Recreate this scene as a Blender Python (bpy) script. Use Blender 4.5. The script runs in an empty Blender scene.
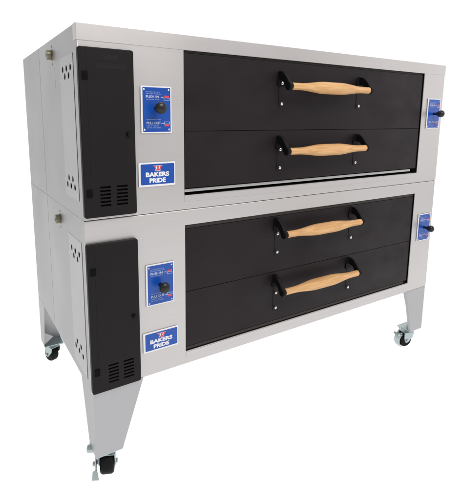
import bpy, bmesh, math, random
from mathutils import Vector, Matrix

random.seed(7)
scene = bpy.context.scene
C = scene.collection
FLOOR = 0.382          # height of the lower oven's bottom edge above the floor
W = 1.98               # oven width
D = 1.02               # oven depth

# ------------------------------------------------------------------ camera
cam_d = bpy.data.cameras.new('camera')
cam = bpy.data.objects.new('camera', cam_d)
C.objects.link(cam)
cam_d.sensor_fit = 'HORIZONTAL'
cam_d.sensor_width = 36.0
cam_d.lens = 434.535 / 464 * 36
cam_d.shift_x = (232 - 213.504) / 464
cam_d.shift_y = -(250 - 192.346) / 464
cam_d.clip_start = 0.05
cam_d.clip_end = 200
R_ = Vector((0.85122374, -0.52478083, 0.00481909))
U_ = Vector((0.08313085, 0.14389822, 0.9860946))
F_ = Vector((0.518177, 0.83898652, -0.16611506))
m = Matrix.Identity(4)
for i in range(3):
    m[i][0], m[i][1], m[i][2] = R_[i], U_[i], -F_[i]
m.translation = Vector((-0.3734, -1.4176, 0.965 + FLOOR))
cam.matrix_world = m
scene.camera = cam

# ------------------------------------------------------------------ world: white studio, darker room behind the camera
world = bpy.data.worlds.new('World')
scene.world = world
world.use_nodes = True
nt = world.node_tree
nt.nodes.clear()
wo = nt.nodes.new('ShaderNodeOutputWorld')
bg = nt.nodes.new('ShaderNodeBackground')
tc = nt.nodes.new('ShaderNodeTexCoord')
dt = nt.nodes.new('ShaderNodeVectorMath'); dt.operation = 'DOT_PRODUCT'
dt.inputs[1].default_value = (0.574, 0.819, 0.0)
mr = nt.nodes.new('ShaderNodeMapRange'); mr.interpolation_type = 'SMOOTHSTEP'
mr.inputs['From Min'].default_value = 0.0
mr.inputs['From Max'].default_value = 0.62
mr.inputs['To Min'].default_value = 0.46
mr.inputs['To Max'].default_value = 1.06
nt.links.new(tc.outputs['Generated'], dt.inputs[0])
nt.links.new(dt.outputs['Value'], mr.inputs['Value'])
bg.inputs['Color'].default_value = (1.0, 1.0, 1.0, 1)
nt.links.new(mr.outputs['Result'], bg.inputs['Strength'])
nt.links.new(bg.outputs[0], wo.inputs[0])

# ------------------------------------------------------------------ lamps: two softboxes
def area(name, loc, target, sx, sy, power, col=(1, 1, 1)):
    l = bpy.data.lights.new(name, 'AREA')
    l.shape = 'RECTANGLE'; l.size = sx; l.size_y = sy
    l.energy = power; l.color = col
    o = bpy.data.objects.new(name, l)
    C.objects.link(o)
    o.location = loc
    d = Vector(target) - Vector(loc)
    o.rotation_euler = d.to_track_quat('-Z', 'Y').to_euler()
    return o
area('softbox', (4.9, -1.9, 1.75), (1.2, 0.1, 1.0), 2.2, 2.4, 11, (1.0, 0.97, 0.965))
area('softbox', (1.3, -3.0, 4.4), (0.9, 0, 0.9), 2.6, 2.0, 135, (1.0, 0.955, 0.945))

scene.view_settings.view_transform = 'Standard'
scene.view_settings.look = 'None'
scene.view_settings.exposure = 0
scene.view_settings.gamma = 1
scene.view_settings.use_curve_mapping = False

# ------------------------------------------------------------------ materials
def mat(name, col, rough=0.5, metal=0.0, spec=0.5):
    mt = bpy.data.materials.new(name)
    mt.use_nodes = True
    b = mt.node_tree.nodes['Principled BSDF']
    b.inputs['Base Color'].default_value = (*col, 1)
    b.inputs['Roughness'].default_value = rough
    b.inputs['Metallic'].default_value = metal
    b.inputs['Specular IOR Level'].default_value = spec
    return mt

def noise_layer(mt, scale, vec, lo, hi, dest, detail=4, fac=None, cols=None):
    """noise in object space, squeezed by vec, into roughness or colour"""
    n = mt.node_tree.nodes; L = mt.node_tree.links
    b = n['Principled BSDF']
    t = n.new('ShaderNodeTexCoord'); mp = n.new('ShaderNodeMapping')
    mp.inputs['Scale'].default_value = vec
    ns = n.new('ShaderNodeTexNoise'); ns.inputs['Scale'].default_value = scale
    ns.inputs['Detail'].default_value = detail
    L.new(t.outputs['Object'], mp.inputs[0]); L.new(mp.outputs[0], ns.inputs['Vector'])
    r = n.new('ShaderNodeMapRange')
    r.inputs['From Min'].default_value = 0.3; r.inputs['From Max'].default_value = 0.7
    if cols is None:
        r.inputs['To Min'].default_value = lo; r.inputs['To Max'].default_value = hi
        L.new(ns.outputs['Fac'], r.inputs['Value'])
        L.new(r.outputs[0], b.inputs[dest])
    else:
        L.new(ns.outputs['Fac'], r.inputs['Value'])
        mx = n.new('ShaderNodeMix'); mx.data_type = 'RGBA'
        mx.inputs['A'].default_value = (*cols[0], 1); mx.inputs['B'].default_value = (*cols[1], 1)
        L.new(r.outputs[0], mx.inputs['Factor']); L.new(mx.outputs['Result'], b.inputs['Base Color'])
    return ns

def bump(mt, scale, vec, strength, dist=0.0005, detail=3):
    n = mt.node_tree.nodes; L = mt.node_tree.links
    b = n['Principled BSDF']
    t = n.new('ShaderNodeTexCoord'); mp = n.new('ShaderNodeMapping')
    mp.inputs['Scale'].default_value = vec
    ns = n.new('ShaderNodeTexNoise'); ns.inputs['Scale'].default_value = scale
    ns.inputs['Detail'].default_value = detail
    bp = n.new('ShaderNodeBump'); bp.inputs['Strength'].default_value = strength
    bp.inputs['Distance'].default_value = dist
    L.new(t.outputs['Object'], mp.inputs[0]); L.new(mp.outputs[0], ns.inputs['Vector'])
    L.new(ns.outputs['Fac'], bp.inputs['Height']); L.new(bp.outputs[0], b.inputs['Normal'])

def steel(name, a, b2, vec, rl, rh):
    mt = mat(name, a, 0.4, 0.75)
    noise_layer(mt, 1.0, vec, 0, 1, None, 6, cols=(a, b2))
    noise_layer(mt, 2.2, (1, 1, 1), rl, rh, 'Roughness', 3)
    bump(mt, 1.0, vec, 0.04, 0.0008)
    # the sheet is never quite flat
    n = mt.node_tree.nodes; L = mt.node_tree.links
    t = n.new('ShaderNodeTexCoord'); ns = n.new('ShaderNodeTexNoise')
    ns.inputs['Scale'].default_value = 2.3; ns.inputs['Detail'].default_value = 1.5
    bp = n.new('ShaderNodeBump'); bp.inputs['Strength'].default_value = 0.35; bp.inputs['Distance'].default_value = 0.012
    L.new(t.outputs['Object'], ns.inputs['Vector']); L.new(ns.outputs['Fac'], bp.inputs['Height'])
    old = n['Principled BSDF'].inputs['Normal'].links[0].from_node
    L.new(bp.outputs[0], old.inputs['Normal'])
    return mt
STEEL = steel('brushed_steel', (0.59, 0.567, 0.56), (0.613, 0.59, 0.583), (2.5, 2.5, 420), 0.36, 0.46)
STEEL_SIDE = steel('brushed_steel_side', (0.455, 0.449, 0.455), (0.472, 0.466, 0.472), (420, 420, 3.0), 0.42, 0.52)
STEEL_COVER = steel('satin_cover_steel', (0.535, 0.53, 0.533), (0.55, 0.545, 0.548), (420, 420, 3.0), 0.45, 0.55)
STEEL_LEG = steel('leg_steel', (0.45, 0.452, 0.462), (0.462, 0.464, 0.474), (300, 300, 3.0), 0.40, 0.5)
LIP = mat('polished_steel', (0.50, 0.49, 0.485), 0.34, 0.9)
BRIGHT = mat('bright_bolt_steel', (0.75, 0.74, 0.72), 0.25, 1.0)
ZINC = mat('zinc_plate', (0.46, 0.53, 0.535), 0.30, 0.92)
noise_layer(ZINC, 60, (1, 1, 1), 0.25, 0.45, 'Roughness')
BRASS = mat('aged_brass', (0.27, 0.25, 0.18), 0.4, 0.9)
PAINT = mat('black_door_paint', (0.012, 0.010, 0.0105), 0.46, 0.0, 0.22)
noise_layer(PAINT, 3.0, (1, 1, 1), 0, 1, None, 4, cols=((0.0108, 0.0074, 0.0086), (0.0145, 0.0096, 0.0115)))
noise_layer(PAINT, 7, (1, 1, 1.6), 0.34, 0.58, 'Roughness', 8)
bump(PAINT, 900, (1, 1, 1), 0.10, 0.0003)
PAINT2 = mat('black_panel_paint', (0.0105, 0.0085, 0.0088), 0.5, 0.0, 0.18)
noise_layer(PAINT2, 5, (1, 1, 1), 0.42, 0.58, 'Roughness')
bump(PAINT2, 1100, (1, 1, 1), 0.12, 0.0003)
GHOST = mat('dark_stencil_label', (0.013, 0.011, 0.011), 0.4, 0.0, 0.22)
IRON = mat('black_cast_iron', (0.0055, 0.0052, 0.0055), 0.55, 0.0, 0.16)
bump(IRON, 400, (1, 1, 1), 0.2, 0.0005)
HINGE = mat('flat_black_hinge', (0.003, 0.003, 0.003), 0.7, 0.0, 0.1)
PLASTIC = mat('black_knob_plastic', (0.010, 0.010, 0.010), 0.32, 0.0, 0.45)
RUBBER = mat('black_rubber', (0.007, 0.007, 0.0075), 0.5, 0.0, 0.16)
noise_layer(RUBBER, 40, (1, 1, 1), 0.4, 0.7, 'Roughness')
CAVITY = mat('dark_chamber_steel', (0.014, 0.012, 0.011), 0.7, 0.0, 0.2)  # near-black steel for the chamber lining and slot marks
HOLE_SHADE = mat('hole_shade_black', (0.006, 0.006, 0.006), 1.0, 0.0, 0.0)  # black that darkens what shows through the side holes
TRIM = mat('dark_door_trim', (0.034, 0.030, 0.027), 0.5, 0.0, 0.3)
BLUE = mat('blue_enamel', (0.0035, 0.068, 0.375), 0.28, 0.0, 0.55)
WHITE = mat('white_enamel', (0.78, 0.78, 0.80), 0.4)
INK = mat('white_ink', (0.80, 0.81, 0.85), 0.5)
INK2 = mat('small_white_ink', (0.26, 0.33, 0.58), 0.5)
INK3 = mat('worn_white_ink', (0.58, 0.62, 0.76), 0.5)
RED = mat('red_ink', (0.66, 0.055, 0.075), 0.45)
WOOD = mat('turned_maple', (0.7, 0.42, 0.19), 0.45, 0.0, 0.4)
noise_layer(WOOD, 1.0, (9, 130, 130), 0, 1, None, 8, cols=((0.54, 0.29, 0.112), (0.77, 0.46, 0.205)))
bump(WOOD, 1.0, (14, 240, 240), 0.08, 0.0005)
GLOW_FLOOR = mat('glowing_white_floor', (0.12, 0.12, 0.12), 0.8, 0.0, 0.0)
GLOW_FLOOR.node_tree.nodes['Principled BSDF'].inputs['Emission Color'].default_value = (1, 1, 1, 1)
GLOW_FLOOR.node_tree.nodes['Principled BSDF'].inputs['Emission Strength'].default_value = 1.0  # glow added to the floor so no shadow shows under the oven

# ------------------------------------------------------------------ mesh helpers
class MB:
    """collects shapes in scene coordinates (z = 0 is the lower oven's bottom edge)"""
    def __init__(s): s.bm = bmesh.new()
    def _put(s, tmp, mtx=None):
        if mtx is not None: bmesh.ops.transform(tmp, matrix=mtx, verts=tmp.verts)
        me = bpy.data.meshes.new('tmp'); tmp.to_mesh(me); tmp.free()
        s.bm.from_mesh(me); bpy.data.meshes.remove(me)
        return s
    def box(s, x0, x1, y0, y1, z0, z1, bev=0.0, seg=2, mtx=None):
        t = bmesh.new(); bmesh.ops.create_cube(t, size=1)
        bmesh.ops.scale(t, vec=(x1-x0, y1-y0, z1-z0), verts=t.verts)
        bmesh.ops.translate(t, vec=((x0+x1)/2, (y0+y1)/2, (z0+z1)/2), verts=t.verts)
        if bev: bmesh.ops.bevel(t, geom=list(t.edges), offset=bev, segments=seg, affect='EDGES', profile=0.5)
        return s._put(t, mtx)
    def lathe(s, prof, mtx, n=32, cap=True):
        """profile [(radius, height)] turned about local z"""
        t = bmesh.new(); rings = []
        for r, h in prof:
            if r < 1e-6: rings.append([t.verts.new((0, 0, h))])
            else: rings.append([t.verts.new((r*math.cos(2*math.pi*k/n), r*math.sin(2*math.pi*k/n), h)) for k in range(n)])
        for a, b in zip(rings, rings[1:]):
            for k in range(n):
                k2 = (k+1) % n
                if len(a) == 1 and len(b) == 1: continue
                if len(a) == 1: t.faces.new((a[0], b[k2], b[k]))
                elif len(b) == 1: t.faces.new((a[k], a[k2], b[0]))
                else: t.faces.new((a[k], a[k2], b[k2], b[k]))
        if cap:
            for ring in (rings[0], rings[-1]):
                if len(ring) > 1: t.faces.new(ring)
        bmesh.ops.recalc_face_normals(t, faces=t.faces)
        return s._put(t, mtx)
    def cyl(s, p, axis, r, h, n=24, bev=0.0):
        q = Vector(axis).normalized().to_track_quat('Z', 'Y').to_matrix().to_4x4()
        prof = [(r, 0), (r, h)] if not bev else [(r-bev, 0), (r, bev), (r, h-bev), (r-bev, h)]
        return s.lathe(prof, Matrix.Translation(p) @ q, n)
    def prism(s, pts, vec, bev=0.0):
        """closed polygon of 3-D points pushed along vec"""
        t = bmesh.new(); v = Vector(vec)
        a = [t.verts.new(Vector(p)) for p in pts]; b = [t.verts.new(Vector(p)+v) for p in pts]
        t.faces.new(a); t.faces.new(b[::-1])
        n = len(a)
        for k in range(n): t.faces.new((a[k], b[k], b[(k+1) % n], a[(k+1) % n]))
        bmesh.ops.recalc_face_normals(t, faces=t.faces)
        if bev: bmesh.ops.bevel(t, geom=list(t.edges), offset=bev, segments=2, affect='EDGES', profile=0.5)
        return s._put(t)
    def frame(s, x0, x1, z0, z1, hx0, hx1, hz0, hz1, y0, y1):
        """a flat plate with a rectangular opening"""
        t = bmesh.new()
        def ring(y, a): return [t.verts.new((x, y, z)) for x, z in a]
        O = [(x0, z0), (x1, z0), (x1, z1), (x0, z1)]; H = [(hx0, hz0), (hx1, hz0), (hx1, hz1), (hx0, hz1)]
        fo, fh, bo, bh = ring(y0, O), ring(y0, H), ring(y1, O), ring(y1, H)
        for k in range(4):
            j = (k+1) % 4
            t.faces.new((fo[k], fo[j], fh[j], fh[k])); t.faces.new((bo[j], bo[k], bh[k], bh[j]))
            t.faces.new((fo[j], fo[k], bo[k], bo[j])); t.faces.new((fh[k], fh[j], bh[j], bh[k]))
        bmesh.ops.recalc_face_normals(t, faces=t.faces)
        ed = [e for e in t.edges if all(abs(v.co.y-y0) < 1e-6 for v in e.verts) and e.calc_face_angle(0) > 0.5]
        bmesh.ops.bevel(t, geom=ed, offset=0.003, segments=3, affect='EDGES', profile=0.5)
        return s._put(t)
    def rounded(s, x0, x1, z0, z1, y0, y1, r, edge=0.0):
        """a plate facing -y with rounded corners"""
        pts = []
        for cx, cz, a0 in ((x1-r, z1-r, 0), (x0+r, z1-r, 90), (x0+r, z0+r, 180), (x1-r, z0+r, 270)):
            for k in range(7):
                a = math.radians(a0+15*k); pts.append((cx+r*math.cos(a), y0, cz+r*math.sin(a)))
        t = bmesh.new()
        a = [t.verts.new(p) for p in pts]; b = [t.verts.new((p[0], y1, p[2])) for p in pts]
        f = t.faces.new(a); t.faces.new(b[::-1]); n = len(a)
        for k in range(n): t.faces.new((a[k], b[k], b[(k+1) % n], a[(k+1) % n]))
        bmesh.ops.recalc_face_normals(t, faces=t.faces)
        if edge: bmesh.ops.bevel(t, geom=list(f.edges), offset=edge, segments=3, affect='EDGES', profile=0.5)
        return s._put(t)
    def text(s, body, xc, zc, y, width, height, bold=0.02, depth=0.0004, left=False):
        cu = bpy.data.curves.new('txt', 'FONT'); cu.body = body; cu.size = 1.0
        cu.extrude = 0.001; cu.offset = bold; cu.resolution_u = 3
        o = bpy.data.objects.new('txt', cu); C.objects.link(o)
        bpy.context.view_layer.update()
        me = bpy.data.meshes.new_from_object(o.evaluated_get(bpy.context.evaluated_depsgraph_get()))
        bpy.data.objects.remove(o); bpy.data.curves.remove(cu)
        xs = [v.co.x for v in me.vertices]; ys = [v.co.y for v in me.vertices]
        x0, x1, y0, y1 = min(xs), max(xs), min(ys), max(ys)
        sx, sy = width/(x1-x0), height/(y1-y0)
        for v in me.vertices:
            X = (v.co.x-(x0+x1)/2)*sx; Z = (v.co.y-(y0+y1)/2)*sy
            v.co = (xc+X, y-(depth if v.co.z > 0 else 0), zc+Z)
        s.bm.from_mesh(me); bpy.data.meshes.remove(me)
        return s
    def cut(s, cutter):
        """take the shapes of another MB out of this one"""
        def tmp(bm):
            me = bpy.data.meshes.new('cut'); bm.to_mesh(me)
            o = bpy.data.objects.new('cut', me); C.objects.link(o); return o
        a, b = tmp(s.bm), tmp(cutter.bm)
        md = a.modifiers.new('b', 'BOOLEAN'); md.operation = 'DIFFERENCE'; md.object = b; md.solver = 'EXACT'
        bpy.context.view_layer.update()
        me = bpy.data.meshes.new_from_object(a.evaluated_get(bpy.context.evaluated_depsgraph_get()))
        for o in (a, b):
            d = o.data; bpy.data.objects.remove(o); bpy.data.meshes.remove(d)
        s.bm.free(); s.bm = bmesh.new(); s.bm.from_mesh(me); bpy.data.meshes.remove(me); cutter.bm.free()
        return s
    def build(s, name, material, root, parent=None, label=None):
        """ONE mesh object; root is the thing's Empty, parent the part it belongs to"""
        me = bpy.data.meshes.new(name)
        org = root.location - Vector((0, 0, FLOOR))
        bmesh.ops.translate(s.bm, vec=-org, verts=s.bm.verts)
        s.bm.to_mesh(me); s.bm.free()
        for p in me.polygons: p.use_smooth = True
        me.set_sharp_from_angle(angle=math.radians(32))
        me.materials.append(material)
        o = bpy.data.objects.new(name, me); C.objects.link(o)
        o.parent = parent or root
        wn = o.modifiers.new('normals', 'WEIGHTED_NORMAL'); wn.weight = 100; wn.keep_sharp = True
        if label: o['label'] = label
        return o

# ------------------------------------------------------------------ the surface it stands on
bm = bmesh.new()
bmesh.ops.create_circle(bm, cap_ends=True, radius=5.5, segments=96)
me = bpy.data.meshes.new('floor'); bm.to_mesh(me); bm.free()
me.materials.append(GLOW_FLOOR)
fl = bpy.data.objects.new('floor', me); C.objects.link(fl)
fl.location = (1.0, 0.4, 0); fl['kind'] = 'structure'

# ------------------------------------------------------------------ parts shared by both ovens
def control_plate(root, x0, x1, z0, z1, knob_z, kx=.49, kl=1.0, kr=.95):
    """blue enamelled damper plate with knob; y = 0 is the front sheet"""
    w, h = x1-x0, z1-z0
    b = MB(); b.box(x0+.008, x1-.008, -.0025, 0, z0+.008, z1-.008)
    b.rounded(x0, x1, z0, z1, -.0048, -.0025, .002, .0006)
    pl = b.build('control_plate', WHITE, root)
    y = -.0048
    MB().rounded(x0+w*.058, x1-w*.038, z0+h*.030, z1-h*.030, y-.0005, y, .0015).build('enamel_face', BLUE, root, pl)
    y -= .0005
    X = lambda f: x0+f*w
    Z = lambda f: z0+f*h
    MB().text('PUSH IN', X(.37), Z(.775), y, w*.42, h*.055, .012).build('lettering', INK3, root, pl)
    MB().text('PULL OUT', X(.40), Z(.220), y, w*.46, h*.055, .012).build('lettering', INK3, root, pl)
    for f, a, e in ((.873, .16, .63), (.835, .16, .68), (.718, .17, .61), (.292, .17, .66), (.158, .17, .58), (.117, .17, .64)):
        p = a; fine = MB()
        while p < e-.02:                                     # the small print: too small in the photograph to read
            for q in range(random.randint(3, 7)):
                if p > e-.02: break
                k = random.choice((.62, 1.0, .8))
                fine.box(X(p), X(p+.012), y-.0003, y, Z(f)-h*.0115*k, Z(f)+h*.0115*k)
                p += .019
            p += .016
        fine.build('small_print', INK2, root, pl)
    def diagram(zr, zw):
        red = MB(); out = MB(); arr = MB()
        red.box(X(.755), X(.915), y-.0004, y, Z(zr)-h*.021, Z(zr)+h*.021)
        for a0, a1, c0, c1 in ((.74, .93, zw-.026, zw-.020), (.74, .93, zw+.020, zw+.026)):
            out.box(X(a0), X(a1), y-.0003, y, Z(c0), Z(c1))
        for a0, a1 in ((.74, .752), (.918, .93)):
            out.box(X(a0), X(a1), y-.0003, y, Z(zw-.020), Z(zw+.020))
        za = (zr+zw)/2 + .01
        arr.box(X(.64), X(.70), y-.0003, y, Z(za)-h*.004, Z(za)+h*.004)
        arr.prism([(X(.70), y, Z(za)+h*.014), (X(.73), y, Z(za)), (X(.70), y, Z(za)-h*.014)], (0, -.0003, 0))
        red.build('red_indicator', RED, root, pl); out.build('indicator_box', INK3, root, pl); arr.build('arrow', INK3, root, pl)
    diagram(.785, .733); diagram(.170, .222)
    for fx in (.10, .905):
        for fz in (.075, .925):
            MB().lathe([(.0034, 0), (.0030, .0009), (.0015, .0016), (0, .0018)],
                       Matrix.Translation((X(fx), y, Z(fz))) @ Matrix.Rotation(math.pi/2, 4, 'X'), 14).build('rivet', BRIGHT, root, pl)
    k = MB()
    k.lathe([(r_*kr, h_*kl) for r_, h_ in ((.0085, 0), (.0080, .014), (.0090, .019), (.0125, .025), (.0180, .033), (.0207, .040), (.0216, .046), (.0207, .0515),
             (.0175, .056), (.0125, .0595), (.006, .0612), (0, .0616))],
            Matrix.Translation((x0+w*kx, y, knob_z)) @ Matrix.Rotation(math.pi/2, 4, 'X'), 36)
    k.build('knob', PLASTIC, root, pl)
    return pl

def name_badge(root, x0, x1, z0, z1):
    w, h = x1-x0, z1-z0
    b = MB(); b.box(x0+.008, x1-.008, -.002, 0, z0+.008, z1-.008)
    b.rounded(x0, x1, z0, z1, -.0044, -.002, .003, .0006)
    bd = b.build('name_badge', WHITE, root)
    y = -.0044
    MB().rounded(x0+w*.058, x1-w*.030, z0+h*.085, z1-h*.070, y-.0005, y, .004).build('badge_face', BLUE, root, bd)
    y -= .0005
    X = lambda f: x0+f*w
    Z = lambda f: z0+f*h
    MB().text('BAKERS', X(.505), Z(.50), y, w*.635, h*.195, .045).build('lettering', INK, root, bd)
    MB().text('PRIDE', X(.505), Z(.25), y, w*.445, h*.195, .045).build('lettering', INK, root, bd)
    # emblem: red W of two crossing bands on a white shield
    e = MB()
    def P(u, v): return (X(.515+u*.125), 0, Z(.745+v*.105))
    def poly(b_, pts, d0, d1):
        b_.prism([(P(u, v)[0], y-d0, P(u, v)[2]) for u, v in pts], (0, -(d1-d0), 0))
    poly(e, [(-1.0, 1.1), (1.0, 1.1), (.82, .62), (.62, .62), (.50, -1.05), (-.50, -1.05), (-.62, .62), (-.82, .62)], 0, .0003)
    r = MB()
    k = 0
    for sg in (-1, 1):
        for pts in ([(.92, 1.0), (.40, 1.0), (.40, .66), (.92, .66)], [(.78, .70), (.56, .70), (.17, -.88), (.36, -.88)],
                    [(.04, .95), (.30, .95), (-.06, -.88), (-.30, -.88)]):
            poly(r, [(sg*u, v) for u, v in pts], .0002, .0006+.00012*k); k += 1
    em = e.build('emblem_shield', INK, root, bd); r.build('emblem', RED, root, bd)
    return bd

YD = .006                                                   # the oven doors' face
def oven_door(root, x0, x1, z0, z1, hz, bz, label):
    """black door; hz = handle height, bz = the two bolt heights"""
    d = MB(); d.box(x0, x1, YD, YD+.016, z0, z1, .0016, 2)
    door = d.build('oven_door', PAINT, root, None, label)
    yb = -.056                                              # handle axis
    for bx, sg in ((.832, -1), (1.302, 1)):
        b = MB()
        MB().rounded(bx-.0115, bx+.0115, bz[1]-.017, hz+.004, YD-.0016, YD, .010, .0006).build('bracket_strap', PAINT, root, door)
        b.prism([(bx+u, YD, hz+q) for u, q in ((-.0205, .006), (.0205, .006), (.0205, .030), (.0165, .046), (.009, .060), (0, .065),
                                               (-.009, .060), (-.0165, .046), (-.0205, .030))], (0, -.006, 0), .0015)
        xa = bx-.009+sg*.008
        prof = [(YD-.002, .063), (YD-.014, .0625), (-.028, .054), (-.046, .036), (-.060, .017), (-.071, .008), (-.0735, -.004),
                (-.067, -.0145), (-.056, -.0175), (-.045, -.0145), (-.039, -.004), (-.032, .010), (-.022, .022), (-.010, .028), (YD-.002, .029)]
        b.prism([(xa, p, hz+q) for p, q in prof], (.0165 if sg < 0 else .012, 0, 0), .0022)
        # boss that closes on the wood
        b.cyl((xa-.0005, yb, hz), (1, 0, 0), .0150, .0195 if sg < 0 else .0165, 24, .0015)
        b.build('handle_bracket', IRON, root, door)
        for zz in bz:
            MB().lathe([(.0072, 0), (.0072, .0058), (.0062, .0080), (.0038, .0094), (0, .0100)],
                       Matrix.Translation((bx-.001, YD-.002, zz)) @ Matrix.Rotation(math.pi/2, 4, 'X'), 20).build('bolt', BRIGHT, root, door)
    x_a, x_b = .834, 1.2995
    n = 40; prof = [(.0125, 0)]
    Lw = x_b-x_a
    for i in range(n+1):
        t = i/n
        s_ = max(0, min(1, (t-.10)/.30)); e_ = max(0, min(1, (.90-t)/.30))
        k = min(s_, e_); k = k*k*(3-2*k)
        prof.append((.0142+.0112*k, .0012+t*(Lw-.0024)))
    prof.append((.0125, Lw))
    g = MB(); g.lathe(prof, Matrix.Translation((x_a, yb, hz)) @ Matrix.Rotation(math.pi/2, 4, 'Y'), 36)
    g.build('handle_grip', WOOD, root, door)
    return door

def control_door(root, x0, x1, z0, z1, hinges, latch, louvre, ghost):
    yf = -.018
    d = MB(); d.rounded(x0, x1, z0, z1, yf, -.0006, .008, .003)
    cu = MB()
    for xa, xb in louvre[0]:
        for k in range(6):
            z = louvre[1]+(louvre[2]-louvre[1])*k/5
            cu.rounded(xa, xb, z-.0032, z+.0032, yf-.01, yf+.014, .003)
    d.cut(cu)
    # shallow fold line that the hinge strip makes
    c2 = MB(); c2.box(x0+.0245, x0+.0252, yf-.01, yf+.0005, z0-.01, z1+.01)
    d.cut(c2)
    dr = d.build('control_door', PAINT2, root)
    for z in hinges:
        MB().box(x0+.010, x0+.028, yf-.0035, yf, z-.013, z+.013, .0012).build('hinge', HINGE, root, dr)
    MB().lathe([(.0075, 0), (.0075, .006), (.006, .010), (0, .0108)],
               Matrix.Translation((latch[0], yf, latch[1])) @ Matrix.Rotation(math.pi/2, 4, 'X'), 20).build('latch', IRON, root, dr)
    for a, b_, c, e in ghost:
        MB().rounded(a, b_, c, e, yf-.0004, yf, .002).build('faded_label', GHOST, root, dr)
    return dr

def side_holes(zt, zb):
    h = MB()
    for y, z in ((.190, zt), (.138, zt), (.085, zt), (.164, zt-.0250), (.111, zt-.0250),
                 (.176, zb), (.122, zb), (.200, zb-.0265), (.1495, zb-.0265), (.098, zb-.0265)):
        h.cyl((-.02, y, z), (1, 0, 0), .0112, .06, 20)
    return h

def shell(root, z0, z1, slot, holes):
    """hollow sheet-steel cabinet behind the front frame"""
    t = .003
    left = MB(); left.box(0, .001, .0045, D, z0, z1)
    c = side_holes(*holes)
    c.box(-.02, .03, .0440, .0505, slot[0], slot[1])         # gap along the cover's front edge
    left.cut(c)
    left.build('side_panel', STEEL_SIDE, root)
    MB().box(.0120, .0160, .010, .330, z0+.010, z1-.010).build('hole_shade', HOLE_SHADE, root)  # black sheet added behind the side holes to make them look dark
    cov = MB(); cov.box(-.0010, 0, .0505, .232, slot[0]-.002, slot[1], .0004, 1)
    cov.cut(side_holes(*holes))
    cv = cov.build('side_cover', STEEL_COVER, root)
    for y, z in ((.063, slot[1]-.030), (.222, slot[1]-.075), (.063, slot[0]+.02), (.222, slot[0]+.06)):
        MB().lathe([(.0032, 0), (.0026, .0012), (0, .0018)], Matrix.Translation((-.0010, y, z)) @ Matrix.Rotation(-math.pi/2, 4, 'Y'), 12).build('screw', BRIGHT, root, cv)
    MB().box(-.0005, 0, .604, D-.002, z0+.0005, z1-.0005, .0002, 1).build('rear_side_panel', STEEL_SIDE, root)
    MB().box(-.0006, 0, z1*0+.897, .903, z1-.066, z1-.003, .0002, 1).build('edge_highlight', STEEL, root)  # thin lighter plate standing in for a highlight on the side
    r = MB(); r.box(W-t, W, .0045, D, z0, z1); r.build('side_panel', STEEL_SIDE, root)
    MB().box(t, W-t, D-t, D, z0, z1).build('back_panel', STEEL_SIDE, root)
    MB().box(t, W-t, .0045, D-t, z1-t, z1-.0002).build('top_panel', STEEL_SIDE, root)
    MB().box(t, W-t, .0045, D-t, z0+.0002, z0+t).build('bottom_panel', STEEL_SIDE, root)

def lift_stud(root, y, z):
    b = MB()
    X = Matrix.Translation((0, y, z)) @ Matrix.Rotation(-math.pi/2, 4, 'Y')
    b.lathe([(.0200, 0), (.0200, .004), (.0170, .005), (.0178, .006), (.0178, .018), (.0165, .0205), (.0080, .0205), (.0070, .016), (0, .016)], X, 28)
    s_ = b.build('lift_stud', BRASS, root)
    for dz in (.031, -.033):
        MB().box(-.0008, 0, y-.0022, y+.0022, z+dz-.004, z+dz+.004, .0003, 1).build('slot_mark', CAVITY, root, s_)
    return s_

def chamber(root, x0, x1, z0, z1):
    b = MB(); y0, y1, t = .0125, .34, .004
    b.box(x0-t, x0, y0, y1, z0, z1); b.box(x1, x1+t, y0, y1, z0, z1)
    b.box(x0-t, x1+t, y0, y1, z1, z1+t); b.box(x0-t, x1+t, y0, y1, z0-t, z0)
    b.box(x0-t, x1+t, y1, y1+t, z0-t, z1+t)
    b.build('baking_chamber', CAVITY, root)

def root_of(name, loc, label, cat, group):
    o = bpy.data.objects.new(name, None); C.objects.link(o)
    o.location = loc; o['label'] = label; o['category'] = cat; o['group'] = group
    o.empty_display_size = 0.2
    bpy.context.view_layer.update()
    return o

# ================================================================== the upper oven
SEAM = .6284; TOP = 1.2572
up = root_of('pizza_oven', (W/2, D/2, FLOOR+SEAM),
             'upper steel pizza oven with no legs, stacked on the other, silver strip under doors', 'pizza oven', 'stacked pizza deck ovens')
OX0, OX1 = .3755, 1.8023
f = MB(); f.frame(.001, W+.002, SEAM+.0009, 1.2062, OX0, OX1, .6832, 1.2061-.0006, 0, .004)
f.bm.free(); f = MB()
f.frame(.001, W+.002, SEAM+.0009, TOP-.002, OX0, OX1, .6832, 1.206, 0, .0042)
f.build('front_frame', STEEL, up)
h = MB(); h.box(0, W+.003, -.0014, 0, 1.2064, TOP, .0006, 2)
h.box(-.0014, 0, -.0014, .032, 1.2064, TOP, .0006, 2)
h.build('header_strip', STEEL, up)
shell(up, SEAM+.0004, TOP-.001, (.689, 1.173), (1.132, .7555))
chamber(up, OX0+.001, OX1+.004, .6835, 1.206)
MB().box(OX0+.001, OX1-.006, .0105, .0300, 1.1985, 1.2058).build('lintel_strip', TRIM, up)
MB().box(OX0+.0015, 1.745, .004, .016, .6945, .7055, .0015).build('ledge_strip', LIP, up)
l = MB(); l.box(OX0, OX1-.003, -.0012, 0, .6590, .6806, .0008, 2); l.build('sill_strip', STEEL, up)
oven_door(up, .378, 1.7935, .9215, 1.1970, 1.0975, (1.112, 1.029), None)
oven_door(up, .378, 1.7935, .7085, .9200, .8355, (.840, .763), None)
control_door(up, -.002, .1795, .640, 1.186, (1.099, .723), (.155, .914),
             (((.051, .0885), (.1075, .1475)), .7405, .6795), ((.074, .126, 1.150, 1.167), (.050, .152, 1.122, 1.138)))
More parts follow.
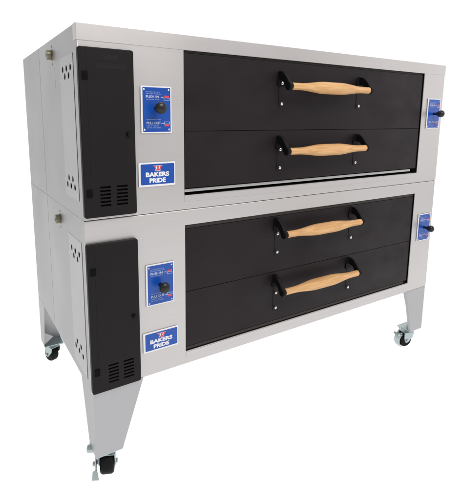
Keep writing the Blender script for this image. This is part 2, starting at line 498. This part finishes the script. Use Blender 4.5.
control_plate(up, .2070, .3225, .9155, 1.0765, 1.0015, .49, .84)
control_plate(up, 1.8420, 1.9560, .9200, 1.0800, .999, .49, .96, .86)
name_badge(up, .193, .335, .7275, .8140)
lift_stud(up, .353, 1.2003)
MB().box(-.0004, 0, .318, .350, 1.075, 1.150, .0001, 1).build('inspection_sticker', STEEL_LEG, up)

# ================================================================== the lower oven
lo = root_of('pizza_oven', (W/2, D/2, 0),
             'lower steel pizza deck oven standing on four tapered legs with black caster wheels', 'pizza oven', 'stacked pizza deck ovens')
LX0, LX1 = .3775, 1.8023
f = MB(); f.frame(-.002, W-.001, 0, SEAM-.0009, LX0, LX1, .0522, .5679, 0, .0042)
f.build('front_frame', STEEL, lo)
shell(lo, 0, SEAM-.0004, (.0323, .5412), (.4915, .1215))
chamber(lo, LX0+.001, LX1+.004, .0525, .5675)
MB().box(LX0+.001, LX1-.006, .0095, .0300, .5530, .5672).build('lintel_strip', TRIM, lo)
MB().box(LX0+.001, LX1-.030, .0085, .0200, .0545, .0660).build('ledge_strip', TRIM, lo)
l = MB(); l.box(LX0, LX1-.003, -.0012, 0, .0280, .0500, .0008, 2); l.build('sill_strip', STEEL, lo)
oven_door(lo, .380, 1.7935, .3003, .5520, .4815, (.474, .391), None)
oven_door(lo, .380, 1.7935, .0690, .2988, .2240, (.203, .132), None)
control_door(lo, -.002, .1795, .004, .549, (.4545, .086), (.157, .265),
             (((.0565, .0945), (.1125, .1525)), .1000, .0360), ())
control_plate(lo, .2115, .3255, .2790, .4390, .3565, .50, .84)
control_plate(lo, 1.8440, 1.9580, .2900, .4460, .367, .49, .96, .86)
name_badge(lo, .1955, .341, .0960, .1760)
lift_stud(lo, .358, .5677)

# ---- legs and casters
LB = -.262
def leg(x, y, sx, sy, ft, fb, st, sb):
    """L-shaped folded leg; (x, y) is the outer corner, sx and sy point inwards; faces taper from ft / st wide to fb / sb"""
    b = MB(); t = .003
    z1 = -.0008
    b.prism([(x, y, z1), (x+sx*ft, y, z1), (x+sx*(fb+.003), y, LB+.012), (x+sx*fb, y, LB), (x, y, LB)], (0, sy*t, 0))
    b.prism([(x, y+sy*t, z1), (x, y+sy*st, z1), (x, y+sy*sb, LB), (x, y+sy*t, LB)], (sx*t, 0, 0))
    # rolled inner edges
    b.prism([(x+sx*ft, y+sy*t, z1), (x+sx*fb, y+sy*t, LB+.004), (x+sx*(fb-t), y+sy*t, LB+.004), (x+sx*(ft-t), y+sy*t, z1)], (0, sy*.014, 0))
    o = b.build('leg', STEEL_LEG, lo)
    p = MB(); p.box(min(x+sx*.001, x+sx*(fb-.002)), max(x+sx*.001, x+sx*(fb-.002)),
                    min(y+sy*.001, y+sy*(fb-.010)), max(y+sy*.001, y+sy*(fb-.010)), LB-.004, LB-.0004, .0006)
    p.build('foot_plate', ZINC, lo, o)
    yg = y+sy*(sb-.010)
    g = MB(); g.prism([(x+sx*.0035, yg, LB+.074), (x+sx*.0035, yg, LB+.002), (x+sx*.052, yg, LB+.040)], (0, sy*.002, 0))
    if sx > 0: g.build('gusset', STEEL_LEG, lo, o)
    else: g.bm.free()

def caster(px, py, ang, brake, tr=.026, hw=.0215):
    """swivel caster; ang = direction of the wheel's trail"""
    M = Matrix.Translation((px, py, 0)) @ Matrix.Rotation(math.radians(ang), 4, 'Z')
    r = .0425; zc = -FLOOR+r
    b = MB()
    b.cyl(M @ Vector((0, 0, LB-.016)), (0, 0, 1), .026, .012, 28, .003)
    top = zc+r+.005
    ta, tb = min(-.022, tr-.03), max(.022, tr+.02)
    b.box(ta, tb, -hw-.0065, hw+.0065, top, top+.0035, .001, 1, M)
    for sg in (-1, 1):
        q = [(ta, top+.002), (tb, top+.002), (tb, zc+.018), (tr+.013, zc-.008), (tr, zc-.014), (tr-.013, zc-.008), (ta+.006, zc+.022)]
        y0 = sg*(hw+.0035)
        b.prism([M @ Vector((a, y0, z)) for a, z in q], M.to_3x3() @ Vector((0, sg*.003, 0)), .0006)
    ca = b.build('caster', ZINC, lo)
    w = MB()
    prof = [(.010, -hw), (.026, -hw), (.030, -hw+.003), (.036, -hw+.001), (r-.003, -hw+.004), (r, -hw+.010),
            (r, hw-.010), (r-.003, hw-.004), (.036, hw-.001), (.030, hw-.003), (.026, hw), (.010, hw)]
    w.lathe(prof, M @ Matrix.Translation((tr, 0, zc)) @ Matrix.Rotation(math.pi/2, 4, 'X'), 40)
    w.build('wheel', RUBBER, lo, ca)
    for sg in (-1, 1):
        MB().cyl(M @ Vector((tr, sg*(hw+.0062), zc)), M.to_3x3() @ Vector((0, sg, 0)), .0085, .006, 6, .001).build('axle_nut', ZINC, lo, ca)
    for sx in (-.036, .036):
        for sy in (-.034, .034):
            MB().cyl((px+sx, py+sy, LB-.0105), (0, 0, 1), .0075, .0065, 6, .001).build('mounting_bolt', ZINC, lo, ca)
    if brake:
        t = MB()
        brake(t, M, zc, r, tr, hw)
        t.build('brake_lever', ZINC, lo, ca)

def brake_side(t, M, zc, r, tr, hw):
    # strap down the outside of the left fork cheek, ending in a foot tab turned forward
    V = lambda a, b_, z: M @ Vector((a, b_, z))
    R3 = M.to_3x3()
    y0 = hw+.0115
    t.prism([V(-.034, y0, LB-.006), V(.020, y0, LB-.006), V(.004, y0, zc+.000), V(-.034, y0, zc-.012), V(-.044, y0, zc+.010)], R3 @ Vector((0, .003, 0)), .0006)
    f0, f1 = V(-.036, y0+.0015, zc+.004), V(-.036, y0+.0015, zc-.012)
    x, yv = Vector((.85, -.52, 0)), Vector((-.52, -.85, 0))    # the foot tab is twisted to face forward
    c = (f0+f1)/2 + yv*.006
    t.prism([c - x*.010 + Vector((0, 0, .004)), c + x*.006 + Vector((0, 0, .012)), c + yv*.012 + x*.016 + Vector((0, 0, -.020)), c + yv*.012 - x*.010 + Vector((0, 0, -.022))], yv*.003, .0006)
    t.prism([f0, f1, f1 + yv*.010, f0 + yv*.010], x*.003, .0004)
    t.cyl(V(-.006, y0+.001, LB-.008), R3 @ Vector((0, 1, 0)), .0140, .034, 14, .003)
    t.cyl(V(-.022, y0+.001, zc+.016), R3 @ Vector((0, 1, 0)), .0085, .013, 14, .002)
    t.cyl(V(-.006, -hw-.010, LB-.010), R3 @ Vector((0, 1, 0)), .004, 2*hw+.02, 12)

def brake_rear(t, M, zc, r, tr, hw):
    # curved plate round the back of the wheel with a foot pedal and a lock lever above
    R3 = M.to_3x3()
    pts_o, pts_i = [], []
    for k in range(9):
        a = math.radians(52-k*13)
        pts_o.append(M @ Vector((tr+(r+.010)*math.cos(a), -hw, zc+(r+.010)*math.sin(a))))
        pts_i.append(M @ Vector((tr+(r+.006)*math.cos(a), -hw, zc+(r+.006)*math.sin(a))))
    t.prism(pts_o+pts_i[::-1], R3 @ Vector((0, 2*hw, 0)), .0005)
    a = math.radians(36)
    P = lambda rr, da, y: M @ Vector((tr+rr*math.cos(a+da), y, zc+rr*math.sin(a+da)))
    t.prism([P(r+.009, -.10, -hw*.9), P(r+.009, .10, -hw*.9), P(r+.030, .10, -hw*.9), P(r+.030, -.10, -hw*.9)], R3 @ Vector((0, 1.8*hw, 0)), .0008)
    for s_ in (-.6, .6):
        t.cyl(P(r+.008, .35, s_*hw), R3 @ Vector((1, 0, .8)), .005, .008, 12, .001)
    t.box(.018, .062, -.006, .006, LB-.0085, LB-.005, .0008, 1, M)
    t.cyl(M @ Vector((.056, 0, LB-.014)), (0, 0, 1), .0085, .014, 14, .002)

leg(.004, .001, 1, 1, .191, .103, .160, .078)
leg(W-.006, .001, -1, 1, .173, .103, .160, .082)
leg(-.0005, D-.0005, 1, -1, .173, .103, .150, .082)
leg(W-.006, D-.001, -1, -1, .173, .103, .160, .078)
caster(.060, .052, 66, brake_side, .004, .0260)
caster(W-.058, .052, 166, brake_rear)
caster(.054, D-.052, 110, None)
caster(W-.058, D-.050, 40, None)
